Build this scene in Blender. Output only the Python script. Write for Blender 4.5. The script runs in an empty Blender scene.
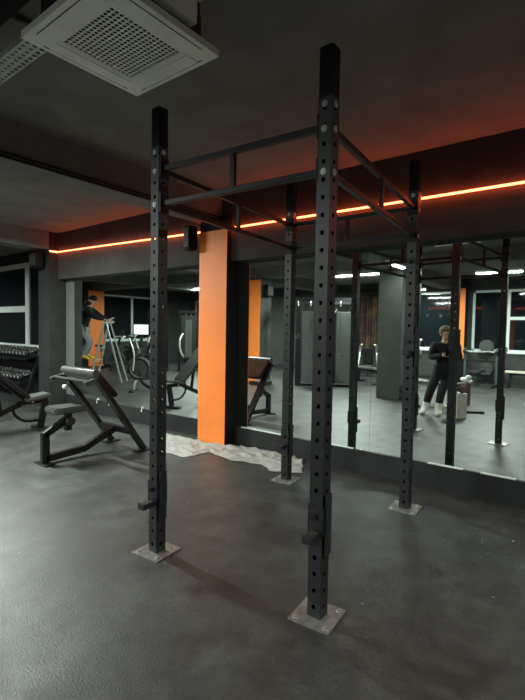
import bpy, bmesh, math, random
from mathutils import Vector, Matrix
random.seed(7)
PI = math.pi
sc = bpy.context.scene
COL = sc.collection

# ------------------------------------------------------------------ camera
cam_d = bpy.data.cameras.new('camera')
cam = bpy.data.objects.new('camera', cam_d); COL.objects.link(cam)
r = (0.79063, 0.61205, 0.01722); u = (-0.04139, 0.02536, 0.99882); f = (-0.61089, 0.79041, -0.04539)
cam.matrix_world = Matrix(((r[0], u[0], -f[0], 0), (r[1], u[1], -f[1], 0), (r[2], u[2], -f[2], 1.5), (0, 0, 0, 1)))
cam_d.sensor_fit = 'HORIZONTAL'; cam_d.sensor_width = 36; cam_d.lens = 36*451.57/525
cam_d.clip_start = .05; cam_d.clip_end = 200
sc.camera = cam

# ------------------------------------------------------------------ world, exposure
w = bpy.data.worlds.new('night'); sc.world = w; w.use_nodes = True
w.node_tree.nodes['Background'].inputs[0].default_value = (.016, .022, .028, 1)
w.node_tree.nodes['Background'].inputs[1].default_value = .55
sc.view_settings.view_transform = 'Standard'; sc.view_settings.look = 'None'
sc.view_settings.gamma = 1; sc.view_settings.exposure = 1.45
try: sc.cycles.use_denoising = True
except Exception: pass

# room lamps: x, y, z, length, direction (0 along x, 1 along y), watts
LAMPS = [(-2.15, -2.9, 2.93, 1.0, 0, 80, 'bright slim linear lamp hanging nearest the back windows on the right of the mirror'),
         (-4.9, -5.3, 2.82, .6, 0, 34, 'small linear lamp close to the back window behind the standing person'),
         (-5.4, -1.9, 2.95, 1.5, 0, 105, 'long linear lamp between the grey column and the cable machine'),
         (-11.9, -2.8, 2.95, 2.1, 0, 105, 'linear lamp over the black towers, seen left of the orange column'),
         (-3.56, -.2, 2.86, .9, 1, 10, 'linear lamp set crosswise above the grey column'),
         (-6.5, 2.15, 2.97, 1.2, 0, 105, 'linear lamp over the open floor left of the rig'),
         (2.6, 3.0, 2.95, 1.2, 1, 65, 'linear lamp near the right wall beyond the rig'),
         (-9.3, -2.9, 2.97, 1.2, 0, 60, 'linear lamp between the two column rows'),
         (-12.9, 2.6, 2.97, 1.2, 0, 50, 'linear lamp near the stepladder'),
         (-.6, -4.9, 2.95, 1.2, 0, 26, 'linear lamp over the back right corner')]

# ------------------------------------------------------------------ materials
def nodes(m): return m.node_tree.nodes, m.node_tree.links
def mat(name, col, rough=.5, metal=0., noise=0., scale=8., bump=0., bscale=None, emit=None, es=0., spec=None, trans=0., col2=None, thr=None, coat=0.):
    m = bpy.data.materials.new(name); m.use_nodes = True
    N, L = nodes(m); b = N['Principled BSDF']
    b.inputs['Base Color'].default_value = (*col, 1); b.inputs['Roughness'].default_value = rough
    b.inputs['Metallic'].default_value = metal
    if spec is not None: b.inputs['Specular IOR Level'].default_value = spec
    if trans: b.inputs['Transmission Weight'].default_value = trans
    if coat: b.inputs['Coat Weight'].default_value = coat
    tc = N.new('ShaderNodeTexCoord')
    if noise or col2:
        n = N.new('ShaderNodeTexNoise'); n.inputs['Scale'].default_value = scale; n.inputs['Detail'].default_value = 5
        L.new(tc.outputs['Object'], n.inputs['Vector'])
        cr = N.new('ShaderNodeValToRGB'); L.new(n.outputs['Fac'], cr.inputs[0])
        c2 = col2 or tuple(min(1, c*(1+noise)) for c in col)
        c1 = col if col2 else tuple(c*(1-noise) for c in col)
        cr.color_ramp.elements[0].color = (*c1, 1); cr.color_ramp.elements[1].color = (*c2, 1)
        lo, hi = thr or (.3, .7)
        cr.color_ramp.elements[0].position = lo; cr.color_ramp.elements[1].position = hi
        L.new(cr.outputs[0], b.inputs['Base Color'])
    if bump:
        n2 = N.new('ShaderNodeTexNoise'); n2.inputs['Scale'].default_value = bscale or 60; n2.inputs['Detail'].default_value = 3
        L.new(tc.outputs['Object'], n2.inputs['Vector'])
        bp = N.new('ShaderNodeBump'); bp.inputs['Strength'].default_value = bump; bp.inputs['Distance'].default_value = .01
        L.new(n2.outputs['Fac'], bp.inputs['Height']); L.new(bp.outputs[0], b.inputs['Normal'])
    if emit:
        b.inputs['Emission Color'].default_value = (*emit, 1); b.inputs['Emission Strength'].default_value = es
    return m

M = {}
M['ceiling'] = mat('ceiling paint', (.16, .165, .152), .85, noise=.15, scale=3, bump=.25, bscale=40, spec=.15)
M['wall'] = mat('charcoal wall', (.026, .0275, .026), .8, noise=.18, scale=4, bump=.2, bscale=50, spec=.15)
M['greywall'] = mat('grey column paint', (.047, .051, .048), .75, noise=.15, scale=4, bump=.2, bscale=50, spec=.2)
M['greystrip'] = mat('light grey strip', (.10, .108, .102), .6, noise=.1)
M['backdrop'] = mat('brown curtain', (.03, .013, .008), .9, scale=3, col2=(.12, .085, .03), thr=(.48, .8))  # mottled in the tones of the view outside
M['bulk'] = mat('bulkhead paint', (.046, .044, .041), .85, noise=.2, scale=3, bump=.2, bscale=50, spec=.1)
M['plinth'] = mat('plinth board', (.010, .011, .011), .6, noise=.3, scale=6, bump=.1)
M['orange'] = mat('orange paint', (.92, .23, .035), .55, noise=.05, scale=5, bump=.1, bscale=40)
M['black'] = mat('black paint', (.008, .008, .008), .7, noise=.2, scale=9, spec=.15)
M['post'] = mat('black powder coat', (.013, .014, .015), .42, noise=.35, scale=14, bump=.08, bscale=90, spec=.5)
M['bar'] = mat('black bar steel', (.007, .007, .007), .45, noise=.2, scale=20, spec=.25)
M['steel'] = mat('bare steel plate', (.30, .30, .275), .45, metal=.75, noise=.3, scale=18)
M['bolt'] = mat('zinc bolt', (.55, .55, .52), .3, metal=.8, noise=.1)
M['frame'] = mat('gym frame black', (.009, .0095, .010), .4, noise=.2, scale=10, spec=.3)
M['greyframe'] = mat('gym frame grey', (.10, .107, .107), .35, metal=.3, noise=.1)
M['silver'] = mat('silver tube', (.62, .64, .62), .3, metal=.6, noise=.05)
M['pad'] = mat('black vinyl', (.015, .015, .015), .33, noise=.2, scale=12, bump=.05)
M['greypad'] = mat('grey vinyl', (.075, .078, .075), .33, noise=.12, scale=10)
M['brownpad'] = mat('brown vinyl', (.05, .028, .022), .9, noise=.15, scale=10, spec=.0)
M['white'] = mat('white frame', (.68, .74, .72), .4, noise=.04)
M['paper'] = mat('white plastic', (.75, .77, .75), .45, noise=.04)
M['ac'] = mat('aircon plastic', (.80, .82, .74), .5, noise=.04)
M['acdark'] = mat('aircon recess', (.03, .032, .03), .7, noise=.1)
M['galv'] = mat('galvanised steel', (.50, .54, .48), .45, metal=.35, noise=.2, scale=12)
M['plate'] = mat('grey weight plate', (.045, .05, .048), .5, noise=.15)
M['rubber'] = mat('black rubber', (.02, .02, .02), .6, noise=.2)
M['steelend'] = mat('dumbbell end', (.5, .52, .5), .3, metal=.4, noise=.1)
M['glass'] = mat('night glass', (.006, .009, .011), .04, spec=.7)
M['lamp'] = mat('lamp diffuser', (.9, .9, .88), .5, emit=(.93, 1, .93), es=6)
M['led'] = mat('led strip', (1, .2, .05), .5, emit=(1, .12, .038), es=6)
M['skin'] = mat('skin', (.62, .38, .28), .5, noise=.05)
M['hair'] = mat('brown hair', (.16, .10, .06), .6, noise=.3, scale=30)
M['darkcloth'] = mat('black cloth', (.009, .010, .013), .85, noise=.25, scale=15, bump=.3, bscale=25)
M['navycloth'] = mat('dark hoodie cloth', (.008, .010, .010), .9, noise=.25, scale=12, bump=.3, bscale=25)
M['greycloth'] = mat('grey trouser cloth', (.22, .235, .24), .85, noise=.2, scale=12, bump=.3, bscale=25)
M['whitecloth'] = mat('white cloth', (.66, .67, .63), .8, noise=.06)
M['yellow'] = mat('yellow trainer', (.72, .48, .06), .6, noise=.1)
M['cream'] = mat('cream board', (.50, .46, .37), .6, noise=.15)
M['brownbox'] = mat('brown card', (.14, .09, .06), .7, noise=.15)
M['redlabel'] = mat('red print', (.5, .12, .07), .6, noise=.05)
M['screen'] = mat('console face', (.7, .75, .74), .3, emit=(.8, .9, .88), es=.25)
M['coverpanel'] = mat('grey stack cover', (.055, .062, .059), .45, noise=.1)
M['teal'] = mat('teal steel', (.045, .075, .08), .4, metal=.2, noise=.1)

def floor_mat():
    m = mat('rubber floor', (.09, .1, .095), .62, bump=.22, bscale=110, spec=.85)
    N, L = nodes(m); b = N['Principled BSDF']; tc = N.new('ShaderNodeTexCoord')
    n1 = N.new('ShaderNodeTexNoise'); n1.inputs['Scale'].default_value = 2.1; n1.inputs['Detail'].default_value = 8; n1.inputs['Roughness'].default_value = .62
    n2 = N.new('ShaderNodeTexNoise'); n2.inputs['Scale'].default_value = 55; n2.inputs['Detail'].default_value = 2
    n3 = N.new('ShaderNodeTexVoronoi'); n3.inputs['Scale'].default_value = 3.3
    n4 = N.new('ShaderNodeTexNoise'); n4.inputs['Scale'].default_value = 5; n4.inputs['Detail'].default_value = 6
    for n in (n1, n2, n3, n4): L.new(tc.outputs['Object'], n.inputs['Vector'])
    c1 = N.new('ShaderNodeValToRGB'); L.new(n1.outputs['Fac'], c1.inputs[0])
    c1.color_ramp.elements[0].color = (.011, .0118, .011, 1); c1.color_ramp.elements[0].position = .38
    c1.color_ramp.elements[1].color = (.045, .0475, .0445, 1); c1.color_ramp.elements[1].position = .7
    mx = N.new('ShaderNodeMix'); mx.data_type = 'RGBA'; mx.blend_type = 'MULTIPLY'; mx.inputs[0].default_value = .55
    c2 = N.new('ShaderNodeValToRGB'); L.new(n2.outputs['Fac'], c2.inputs[0])
    c2.color_ramp.elements[0].color = (.45, .45, .45, 1); c2.color_ramp.elements[0].position = .35
    c2.color_ramp.elements[1].color = (1.5, 1.5, 1.5, 1); c2.color_ramp.elements[1].position = .68
    L.new(c1.outputs[0], mx.inputs[6]); L.new(c2.outputs[0], mx.inputs[7])
    # pale scuffs / chalk spots
    c3 = N.new('ShaderNodeValToRGB'); L.new(n3.outputs['Distance'], c3.inputs[0])
    c3.color_ramp.elements[0].color = (1, 1, 1, 1); c3.color_ramp.elements[0].position = .012
    c3.color_ramp.elements[1].color = (0, 0, 0, 1); c3.color_ramp.elements[1].position = .035
    mx2 = N.new('ShaderNodeMix'); mx2.data_type = 'RGBA'
    L.new(c3.outputs[0], mx2.inputs[0]); L.new(mx.outputs[2], mx2.inputs[6]); mx2.inputs[7].default_value = (.24, .25, .24, 1)
    n5 = N.new('ShaderNodeTexNoise'); n5.inputs['Scale'].default_value = 4.6; n5.inputs['Detail'].default_value = 9; n5.inputs['Roughness'].default_value = .7; n5.inputs['Distortion'].default_value = .8
    L.new(tc.outputs['Object'], n5.inputs['Vector'])
    c5 = N.new('ShaderNodeValToRGB'); L.new(n5.outputs['Fac'], c5.inputs[0])
    c5.color_ramp.elements[0].color = (.62, .62, .62, 1); c5.color_ramp.elements[0].position = .40
    c5.color_ramp.elements[1].color = (1.9, 1.9, 1.85, 1); c5.color_ramp.elements[1].position = .74
    mx3 = N.new('ShaderNodeMix'); mx3.data_type = 'RGBA'; mx3.blend_type = 'MULTIPLY'; mx3.inputs[0].default_value = 1
    L.new(mx2.outputs[2], mx3.inputs[6]); L.new(c5.outputs[0], mx3.inputs[7])
    L.new(mx3.outputs[2], b.inputs['Base Color'])
    c4 = N.new('ShaderNodeMapRange'); L.new(n4.outputs['Fac'], c4.inputs[0])
    c4.inputs[3].default_value = .38; c4.inputs[4].default_value = .60
    L.new(c4.outputs[0], b.inputs['Roughness'])
    return m
M['floor'] = floor_mat()
mm = bpy.data.materials.new('mirror silver'); mm.use_nodes = True
b_ = mm.node_tree.nodes['Principled BSDF']; b_.inputs['Metallic'].default_value = 1; b_.inputs['Roughness'].default_value = .012
b_.inputs['Base Color'].default_value = (.83, .90, .87, 1)
M['mirror'] = mm
def plastic_mat():
    m = mat('plastic sheeting', (.46, .455, .43), .32, noise=.18, scale=20, spec=.6)
    N, L = nodes(m); b = N['Principled BSDF']; b.inputs['Transmission Weight'].default_value = .25
    b.inputs['IOR'].default_value = 1.2
    return m
M['plastic'] = plastic_mat()

# ------------------------------------------------------------------ mesh helpers
class MB:
    def __init__(s): s.bm = bmesh.new()
    def box(s, c, d, rot=None, bev=0):
        g = bmesh.ops.create_cube(s.bm, size=1); vs = g['verts']
        mt = Matrix.Translation(Vector(c)) @ (rot.to_4x4() if rot else Matrix.Identity(4)) @ Matrix.Diagonal((*d, 1))
        bmesh.ops.transform(s.bm, matrix=mt, verts=vs)
        if bev:
            es = list({e for v in vs for e in v.link_edges})
            bmesh.ops.bevel(s.bm, geom=es, offset=bev, segments=2, affect='EDGES', profile=.6)
        return s
    def lohi(s, a, b, bev=0):
        return s.box([(a[i]+b[i])/2 for i in range(3)], [abs(b[i]-a[i]) for i in range(3)], bev=bev)
    def bar(s, p, q, w, h=None, bev=0, upv=(0, 0, 1)):
        p, q = Vector(p), Vector(q); d = q-p; z = d.normalized(); up = Vector(upv)
        if abs(z.dot(up)) > .98: up = Vector((0, 1, 0))
        x = up.cross(z).normalized(); y = z.cross(x)
        return s.box((p+q)/2, (w, h or w, d.length), Matrix((x, y, z)).transposed(), bev)
    def cyl(s, p, q, r, r2=None, n=16):
        p, q = Vector(p), Vector(q); d = q-p
        rot = Vector((0, 0, 1)).rotation_difference(d.normalized()).to_matrix().to_4x4()
        bmesh.ops.create_cone(s.bm, cap_ends=True, segments=n, radius1=r, radius2=r if r2 is None else r2, depth=d.length, matrix=Matrix.Translation((p+q)/2) @ rot)
        return s
    def ball(s, c, r, sc3=(1, 1, 1), n=14, rot=None):
        mt = Matrix.Translation(Vector(c)) @ (rot.to_4x4() if rot else Matrix.Identity(4)) @ Matrix.Diagonal((*sc3, 1))
        bmesh.ops.create_uvsphere(s.bm, u_segments=n, v_segments=n//2+2, radius=r, matrix=mt); return s
    def torus(s, c, R, r, axis, n=24, k=8):
        ax = Vector(axis).normalized(); q = Vector((0, 0, 1)).rotation_difference(ax).to_matrix()
        rings = []
        for i in range(n):
            a = 2*PI*i/n
            rings.append([s.bm.verts.new(Vector(c)+q @ Vector(((R+r*math.cos(2*PI*j/k))*math.cos(a), (R+r*math.cos(2*PI*j/k))*math.sin(a), r*math.sin(2*PI*j/k)))) for j in range(k)])
        for i in range(n):
            for j in range(k):
                s.bm.faces.new((rings[i][j], rings[(i+1) % n][j], rings[(i+1) % n][(j+1) % k], rings[i][(j+1) % k]))
        return s
    def tube(s, pts, r, n=10, smooth=2):
        pts = [Vector(p) for p in pts]
        for _ in range(smooth):   # corner cutting
            o = [pts[0]]
            for a, b in zip(pts, pts[1:]): o += [a.lerp(b, .25), a.lerp(b, .75)]
            pts = o+[pts[-1]]
        rings = []; prev = None
        for i, p in enumerate(pts):
            t = (pts[min(i+1, len(pts)-1)]-pts[max(i-1, 0)]).normalized()
            if prev is None: prev = t.orthogonal().normalized()
            x = (prev-t*prev.dot(t)).normalized(); prev = x; y = t.cross(x)
            rings.append([s.bm.verts.new(p+x*r*math.cos(2*PI*k/n)+y*r*math.sin(2*PI*k/n)) for k in range(n)])
        for a, b in zip(rings, rings[1:]):
            for k in range(n): s.bm.faces.new((a[k], a[(k+1) % n], b[(k+1) % n], b[k]))
        s.bm.faces.new(rings[0][::-1]); s.bm.faces.new(rings[-1]); return s
    def prism(s, pts2, a, b, axis='x', bev=0):
        def P(u_, v_, t): return (t, u_, v_) if axis == 'x' else ((u_, t, v_) if axis == 'y' else (u_, v_, t))
        A = [s.bm.verts.new(P(*q, a)) for q in pts2]; B = [s.bm.verts.new(P(*q, b)) for q in pts2]
        fs = [s.bm.faces.new(A), s.bm.faces.new(B[::-1])]; n = len(A)
        for i in range(n): fs.append(s.bm.faces.new((A[i], B[i], B[(i+1) % n], A[(i+1) % n])))
        if bev: bmesh.ops.bevel(s.bm, geom=list({e for f_ in fs for e in f_.edges}), offset=bev, segments=2, affect='EDGES')
        return s
    def holed(s, o, U, V, N_, w, pitch, n, rad, lip=.004, seg=10, rows=1):
        """strip of n cells of w x pitch starting at o along V, a round hole in each"""
        o, U, V, N_ = Vector(o), Vector(U), Vector(V), Vector(N_)
        for k in range(n):
            for q in range(rows):
                cw = w/rows; c = o+U*((q-(rows-1)/2)*cw)+V*(pitch*(k+.5))
                inn, out, lp = [], [], []
                for i in range(seg):
                    a = 2*PI*(i+.5)/seg; ca, sa = math.cos(a), math.sin(a)
                    inn.append(s.bm.verts.new(c+U*rad*ca+V*rad*sa)); lp.append(s.bm.verts.new(c+U*rad*ca+V*rad*sa-N_*lip))
                    k_ = min((cw/2)/max(abs(ca), 1e-6), (pitch/2)/max(abs(sa), 1e-6))
                    out.append(s.bm.verts.new(c+U*k_*ca+V*k_*sa))
                cor = {}
                for i in range(seg):
                    j = (i+1) % seg
                    s.bm.faces.new((inn[i], out[i], out[j], inn[j])); s.bm.faces.new((inn[i], inn[j], lp[j], lp[i]))
                    d0, d1 = out[i].co-c, out[j].co-c
                    # corner filler where the outline turns
                    if (abs(abs(d0.dot(U))-cw/2) < 1e-5) != (abs(abs(d1.dot(U))-cw/2) < 1e-5):
                        cu = math.copysign(cw/2, (d0+d1).dot(U)); cv = math.copysign(pitch/2, (d0+d1).dot(V))
                        s.bm.faces.new((out[i], s.bm.verts.new(c+U*cu+V*cv), out[j]))
        return s
    def build(s, name, m, parent=None, smooth=False, loc=None):
        me = bpy.data.meshes.new(name)
        bmesh.ops.recalc_face_normals(s.bm, faces=s.bm.faces)
        s.bm.to_mesh(me); s.bm.free()
        me.materials.append(M[m] if isinstance(m, str) else m)
        if smooth:
            for p_ in me.polygons: p_.use_smooth = True
            try: me.set_sharp_from_angle(angle=math.radians(40))
            except Exception: pass
        o = bpy.data.objects.new(name, me); COL.objects.link(o)
        if parent: o.parent = parent
        if loc: o.location = loc
        return o
def tag(o, label, cat, group=None):
    o['label'] = label; o['category'] = cat
    if group: o['group'] = group
    return o
def thing(name, label, cat, loc, rz=0, group=None):
    o = bpy.data.objects.new(name, None); COL.objects.link(o); o.location = loc; o.rotation_euler = (0, 0, rz); o.empty_display_size = .1
    return tag(o, label, cat, group)
def struct(o): o['kind'] = 'structure'; return o
def dup(root, loc, rz=None, label=None, group=None, scale=None):
    c = root.copy(); COL.objects.link(c); c.location = loc
    if rz is not None: c.rotation_euler = (0, 0, rz)
    if label: c['label'] = label
    if group: c['group'] = group
    if scale: c.scale = scale
    def rec(a, b):
        for ch in list(a.children):
            d = ch.copy(); COL.objects.link(d); d.parent = b; rec(ch, d)
    rec(root, c); return c

# ------------------------------------------------------------------ room shell
WY = 4.416; BY = 4.26; LY = 4.9; XL = -16.0; XR = 3.4; YB = -6.1; H = 3.18
struct(MB().lohi((XL-.3, YB-.3, -.1), (XR+.3, LY+.3, 0)).build('floor', 'floor'))
struct(MB().lohi((XL-.3, YB-.3, H), (XR+.3, LY+.3, H+.12)).build('ceiling', 'ceiling'))
struct(MB().lohi((-8.03, WY, 0), (XR, WY+.2, H)).build('wall_front', 'wall'))
struct(MB().lohi((XR, YB-.2, 0), (XR+.2, WY+.2, H)).build('wall_right', 'wall'))
def wall_open(name, axis, at, thick, a, b, opens, m='wall'):
    """wall along axis from a to b with rectangular openings (s,e,z0,z1)"""
    mb = MB()
    def B(s0, s1, z0, z1):
        if s1-s0 < 1e-4 or z1-z0 < 1e-4: return
        if axis == 'x': mb.lohi((s0, at, z0), (s1, at+thick, z1))
        else: mb.lohi((at, s0, z0), (at+thick, s1, z1))
    c = a
    for (s0, s1, z0, z1) in sorted(opens):
        B(c, s0, 0, H); B(s0, s1, 0, z0); B(s0, s1, z1, H); c = s1
    B(c, b, 0, H)
    return struct(mb.build(name, m))
FW = [(-12.6, -9.0, .95, 2.94)]
BW = [(-15.6, -13.2, .95, 2.8), (-7.2, -5.95, .95, 2.86), (-5.55, -4.0, .95, 2.8), (-3.42, -.6, .95, 2.8)]
LW = [(-4.6, -1.38, .95, 2.8)]
wall_open('wall_front_left', 'x', LY, .2, XL-.2, -8.0, FW, 'wall')
wall_open('wall_back', 'x', YB-.2, .2, XL-.2, XR+.2, BW, 'greywall')
wall_open('wall_left', 'y', XL-.2, .2, YB, LY, LW, 'greywall')
wn = [0]
def window(axis, at, depthdir, s0, s1, z0, z1, mull, trans, t=.07):
    wn[0] += 1; mw = t*.65
    def bx(mb, a, b, c, d, off0, off1):
        y0, y1 = at+depthdir*off0, at+depthdir*off1
        if axis == 'x': mb.lohi((a, y0, c), (b, y1, d))
        else: mb.lohi((y0, a, c), (y1, b, d))
    mb = MB()
    bx(mb, s0, s1, z0, z0+t, .03, .11); bx(mb, s0, s1, z1-t, z1, .03, .11); bx(mb, s0, s0+t, z0, z1, .03, .11); bx(mb, s1-t, s1, z0, z1, .03, .11)
    for m_ in mull: bx(mb, m_-mw, m_+mw, z0+t, z1-t, .035, .105)
    for (a, b, z) in trans: bx(mb, a, b, z-mw, z+mw, .037, .103)
    fr = struct(mb.build('window_%d' % wn[0], 'white'))
    g = MB(); bx(g, s0+.02, s1-.02, z0+.02, z1-.02, .065, .075); g.build('pane', 'glass', fr)
    sl = MB(); bx(sl, s0-.05, s1+.05, z0-.035, z0, -.06, .1); sl.build('window_sill', 'white', fr)
    return fr
window('x', LY, 1, *FW[0], [-10.72], [(-12.5, -10.8, 1.88)], t=.11)
window('x', YB, -1, *BW[0], [-14.4], [])
window('x', YB, -1, *BW[1], [], [])
window('x', YB, -1, *BW[2], [], [])
window('x', YB, -1, *BW[3], [-2.44], [(-2.4, -.67, 1.95)])
window('y', XL, -1, *LW[0], [-2.9], [])
cu = MB()  # added pleats stand in for the yellow and red view outside this window
for i in range(12): cu.cyl((-7.15+i*.105, YB+.05+.02*(i%2), .75), (-7.15+i*.105, YB+.05+.02*(i%2), 2.84), .055, n=10)
tag(cu.build('backdrop', 'backdrop'), 'brown and ochre pleated curtain standing in for the view outside the back window left of the grey column', 'backdrop')
# bulkhead above the mirrors, beams across the room, pier at the left end of the mirror wall
struct(MB().lohi((-8.03, BY, 2.35), (-4.295, WY, H)).lohi((-3.82, BY, 2.35), (XR, WY, H)).lohi((-4.295, BY, 2.9), (-3.82, WY, H)).build('trim_1', 'bulk'))
struct(MB().lohi((-4.36, YB, 2.88), (-3.98, BY, H)).build('trim_2', 'ceiling'))
struct(MB().lohi((-8.42, YB, 2.87), (-8.03, 4.09, H)).build('trim_3', 'ceiling'))
struct(MB().lohi((-8.42, 4.09, 0), (-8.03, LY, H)).build('trim_4', 'wall'))
struct(MB().lohi((XL, -1.35, 2.9), (-8.42, -.85, H)).lohi((-8.03, -1.35, 2.9), (-4.36, -.85, H)).lohi((-3.98, -1.35, 2.9), (XR, -.85, H)).build('trim_5', 'ceiling'))
struct(MB().lohi((-12.6, YB, 2.88), (-12.2, -1.35, H)).lohi((-12.6, -.85, 2.88), (-12.2, LY, H)).build('trim_6', 'ceiling'))
struct(MB().lohi((-8.03, WY-.006, .235), (-7.742, WY, 2.36)).build('trim_7', 'greystrip'))
struct(MB().lohi((-8.03, 4.385, 0), (-4.295, WY, .235)).lohi((-3.82, 4.385, 0), (XR, WY, .235)).build('baseboard_front', 'plinth'))
struct(MB().lohi((XL, YB, 0), (XR, YB+.02, .1)).build('baseboard_back', 'plinth'))

# columns
c = thing('square_column', 'bright orange square column with black sides standing against the mirror wall', 'column', (-4.08, 4.3, 0))
MB().lohi((-.215, -.11, 0), (.26, .116, 2.9)).build('core', 'black', c)
MB().lohi((-.217, -.118, .004), (.262, -.111, 2.74)).build('orange_face', 'orange', c)
c = thing('square_column', 'freestanding plain dark grey square column behind the rig', 'column', (-3.92, -1.1, 0))
MB().lohi((-.27, -.26, 0), (.27, .26, 2.88), bev=.008).build('core', 'greywall', c)
c = thing('square_column', 'freestanding column with an orange face and a grey face carrying a black speaker', 'column', (-7.84, -1.1, 0))
MB().lohi((-.26, -.26, 0), (.26, .25, 2.87)).build('core', 'greywall', c)
MB().lohi((-.262, .251, .0), (.262, .258, 2.85)).build('orange_face', 'orange', c)
c = thing('square_column', 'orange wall column with a black base beside the back right windows', 'column', (-3.72, -5.93, 0))
MB().lohi((-.17, -.17, 0), (.17, .17, 2.88)).build('core', 'black', c)
MB().lohi((-.172, .171, .72), (.172, .178, 2.86)).build('orange_face', 'orange', c)
c = thing('square_column', 'orange column by the left windows behind the stepladder', 'column', (-15.82, -1.0, 0))
MB().lohi((-.18, -.33, 0), (.15, .33, 2.9)).build('core', 'greywall', c)
MB().lohi((.151, -.332, .0), (.158, .332, 2.86)).build('orange_face', 'orange', c)

# mirror panels
edges = [-7.74, -6.8, -5.57, -4.30]
edges2 = [-3.815, -3.05, -1.97, -.5, .6, 1.7, 2.8]
mlab = ['mirror panel beside the dark pier, reflecting the stepladder', 'mirror panel behind the preacher curl bench', 'mirror panel just left of the orange column',
        'narrow mirror panel just right of the orange column', 'mirror panel behind the middle of the rig', 'mirror panel showing the grey column and standing person',
        'mirror panel at the right edge of the photo, showing the window']
k = 0
def clips(x0, x1, par):
    for x in (x0+.18, x1-.18):
        MB().box((x, WY-.014, .245), (.028, .012, .03), bev=.002).box((x, 4.383, .205), (.014, .006, .05)).build('clip', 'paper', par)
for a, b in list(zip(edges, edges[1:]))+list(zip(edges2, edges2[1:])):
    if k >= len(mlab): break
    t = thing('mirror_panel', mlab[k], 'mirror', (0, 0, 0), 0, 'wall mirror panels')
    MB().lohi((a+.0007, WY-.006, .236), (b-.0007, WY-.001, 2.36)).build('glass', 'mirror', t)
    if k < 3: clips(a, b, t)
    k += 1
for x, l, lab in ((-2.3, .3, 'white foam scrap on the plinth behind the rig\'s far left post'), (-1.3, .12, 'short white foam scrap on the plinth left of the far right post reflection'),
               (-1.14, .2, 'white foam scrap on the plinth at the far right post reflection'), (-.82, .14, 'white foam scrap on the plinth under the reflected base plate'), (-.68, .15, 'rightmost white foam scrap on the plinth'), (-3.35, .75, 'long white foam strip on the plinth right of the orange column')):
    tag(MB().box((x, 4.4, .24), (l, .018, .009), bev=.002).build('foam_strip', 'paper'), lab, 'foam strip', 'foam strips on the plinth')

# LED strip
led = thing('led_strip', 'glowing orange-red light strip running along the wall above the mirrors', 'light strip', (0, 0, 0))
def ledrun(pts):
    m_ = MB()
    for (x0, z0), (x1, z1) in zip(pts, pts[1:]): m_.bar((x0, BY-.028, z0), (x1, BY-.028, z1), .030, .012, upv=(0, 0, 1))
    return m_
ledrun([(-8.03, 2.835), (-6.6, 2.808), (-5.4, 2.782), (-4.295, 2.76)]).bar((-8.02, 4.10, 2.838), (-8.02, BY-.012, 2.836), .014, .024).build('glowing_strip', 'led', led)
ledrun([(-3.815, 2.752), (-1.9, 2.735), (XR-.01, 2.72)]).build('glowing_strip', 'led', led)
MB().lohi((-3.812, 4.19, 2.735), (-3.80, BY-.012, 2.755)).build('glowing_end', 'led', led)
tag(MB().tube([(-3.965, .3, 2.872), (-3.965, 1.6, 2.868), (-3.965, 4.2, 2.862)], .012, smooth=0).tube([(-3.965, .3, 2.905), (-3.965, 4.2, 2.9)], .009, smooth=0).build('conduit', 'bar'),
    'thin twin conduit running along the lower edge of the ceiling beam', 'conduit')

# lamps
for i, (x, y, z, l, d, watt, lab) in enumerate(LAMPS):
    t = thing('linear_lamp', lab, 'ceiling lamp', (x, y, z), PI/2 if d else 0, 'linear ceiling lamps')
    MB().box((0, 0, .03), (l, .10, .05), bev=.006).build('housing', 'white', t)
    MB().box((0, 0, -.004), (l-.04, .085, .016), bev=.005).build('diffuser', 'lamp', t)
    for s in (-1, 1): MB().cyl((s*l*.38, 0, .05), (s*l*.38, 0, H-z), .003, n=6).build('suspension_wire', 'bar', t)
    ld = bpy.data.lights.new('lamp_light', 'AREA'); ld.shape = 'RECTANGLE'; ld.size = l-.04; ld.size_y = .06; ld.energy = watt; ld.color = (.90, 1, .92)
    lo = bpy.data.objects.new('lamp_light', ld); COL.objects.link(lo); lo.parent = t; lo.location = (0, 0, -.02)

# ------------------------------------------------------------------ pull-up rig
RY = .097
rig = thing('pull_up_rig', 'tall black four-post pull-up rig bolted to the rubber floor', 'pull-up rig', (-1.88, 2.9, 0), RY)
Rm = Matrix.Rotation(-RY, 3, 'Z')
def rl(x, y): v = Rm @ Vector((x+1.88, y-2.9, 0)); return v.x, v.y
posts = {'A': rl(-2.36, 1.932), 'B': rl(-1.168, 2.021), 'C': rl(-2.525, 3.69), 'D': rl(-1.335, 3.75)}
PT = 2.905; PW = .077; pitch = .0875
ZB = (2.52, 2.30)
def make_post():
    mb = MB(); n = 30; hw = PW/2; z0 = .02
    for N_, U in (((0, -1, 0), (1, 0, 0)), ((0, 1, 0), (-1, 0, 0)), ((1, 0, 0), (0, 1, 0)), ((-1, 0, 0), (0, -1, 0))):
        nn = Vector(N_)*hw
        mb.holed(nn+Vector((0, 0, z0)), U, (0, 0, 1), N_, PW, pitch, n, .0125)
    zt = z0+n*pitch
    mb.lohi((-hw, -hw, zt), (hw, hw, zt+.01))
    mb.lohi((-hw, -hw, .008), (hw, hw, .02))
    return mb
first = None
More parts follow.
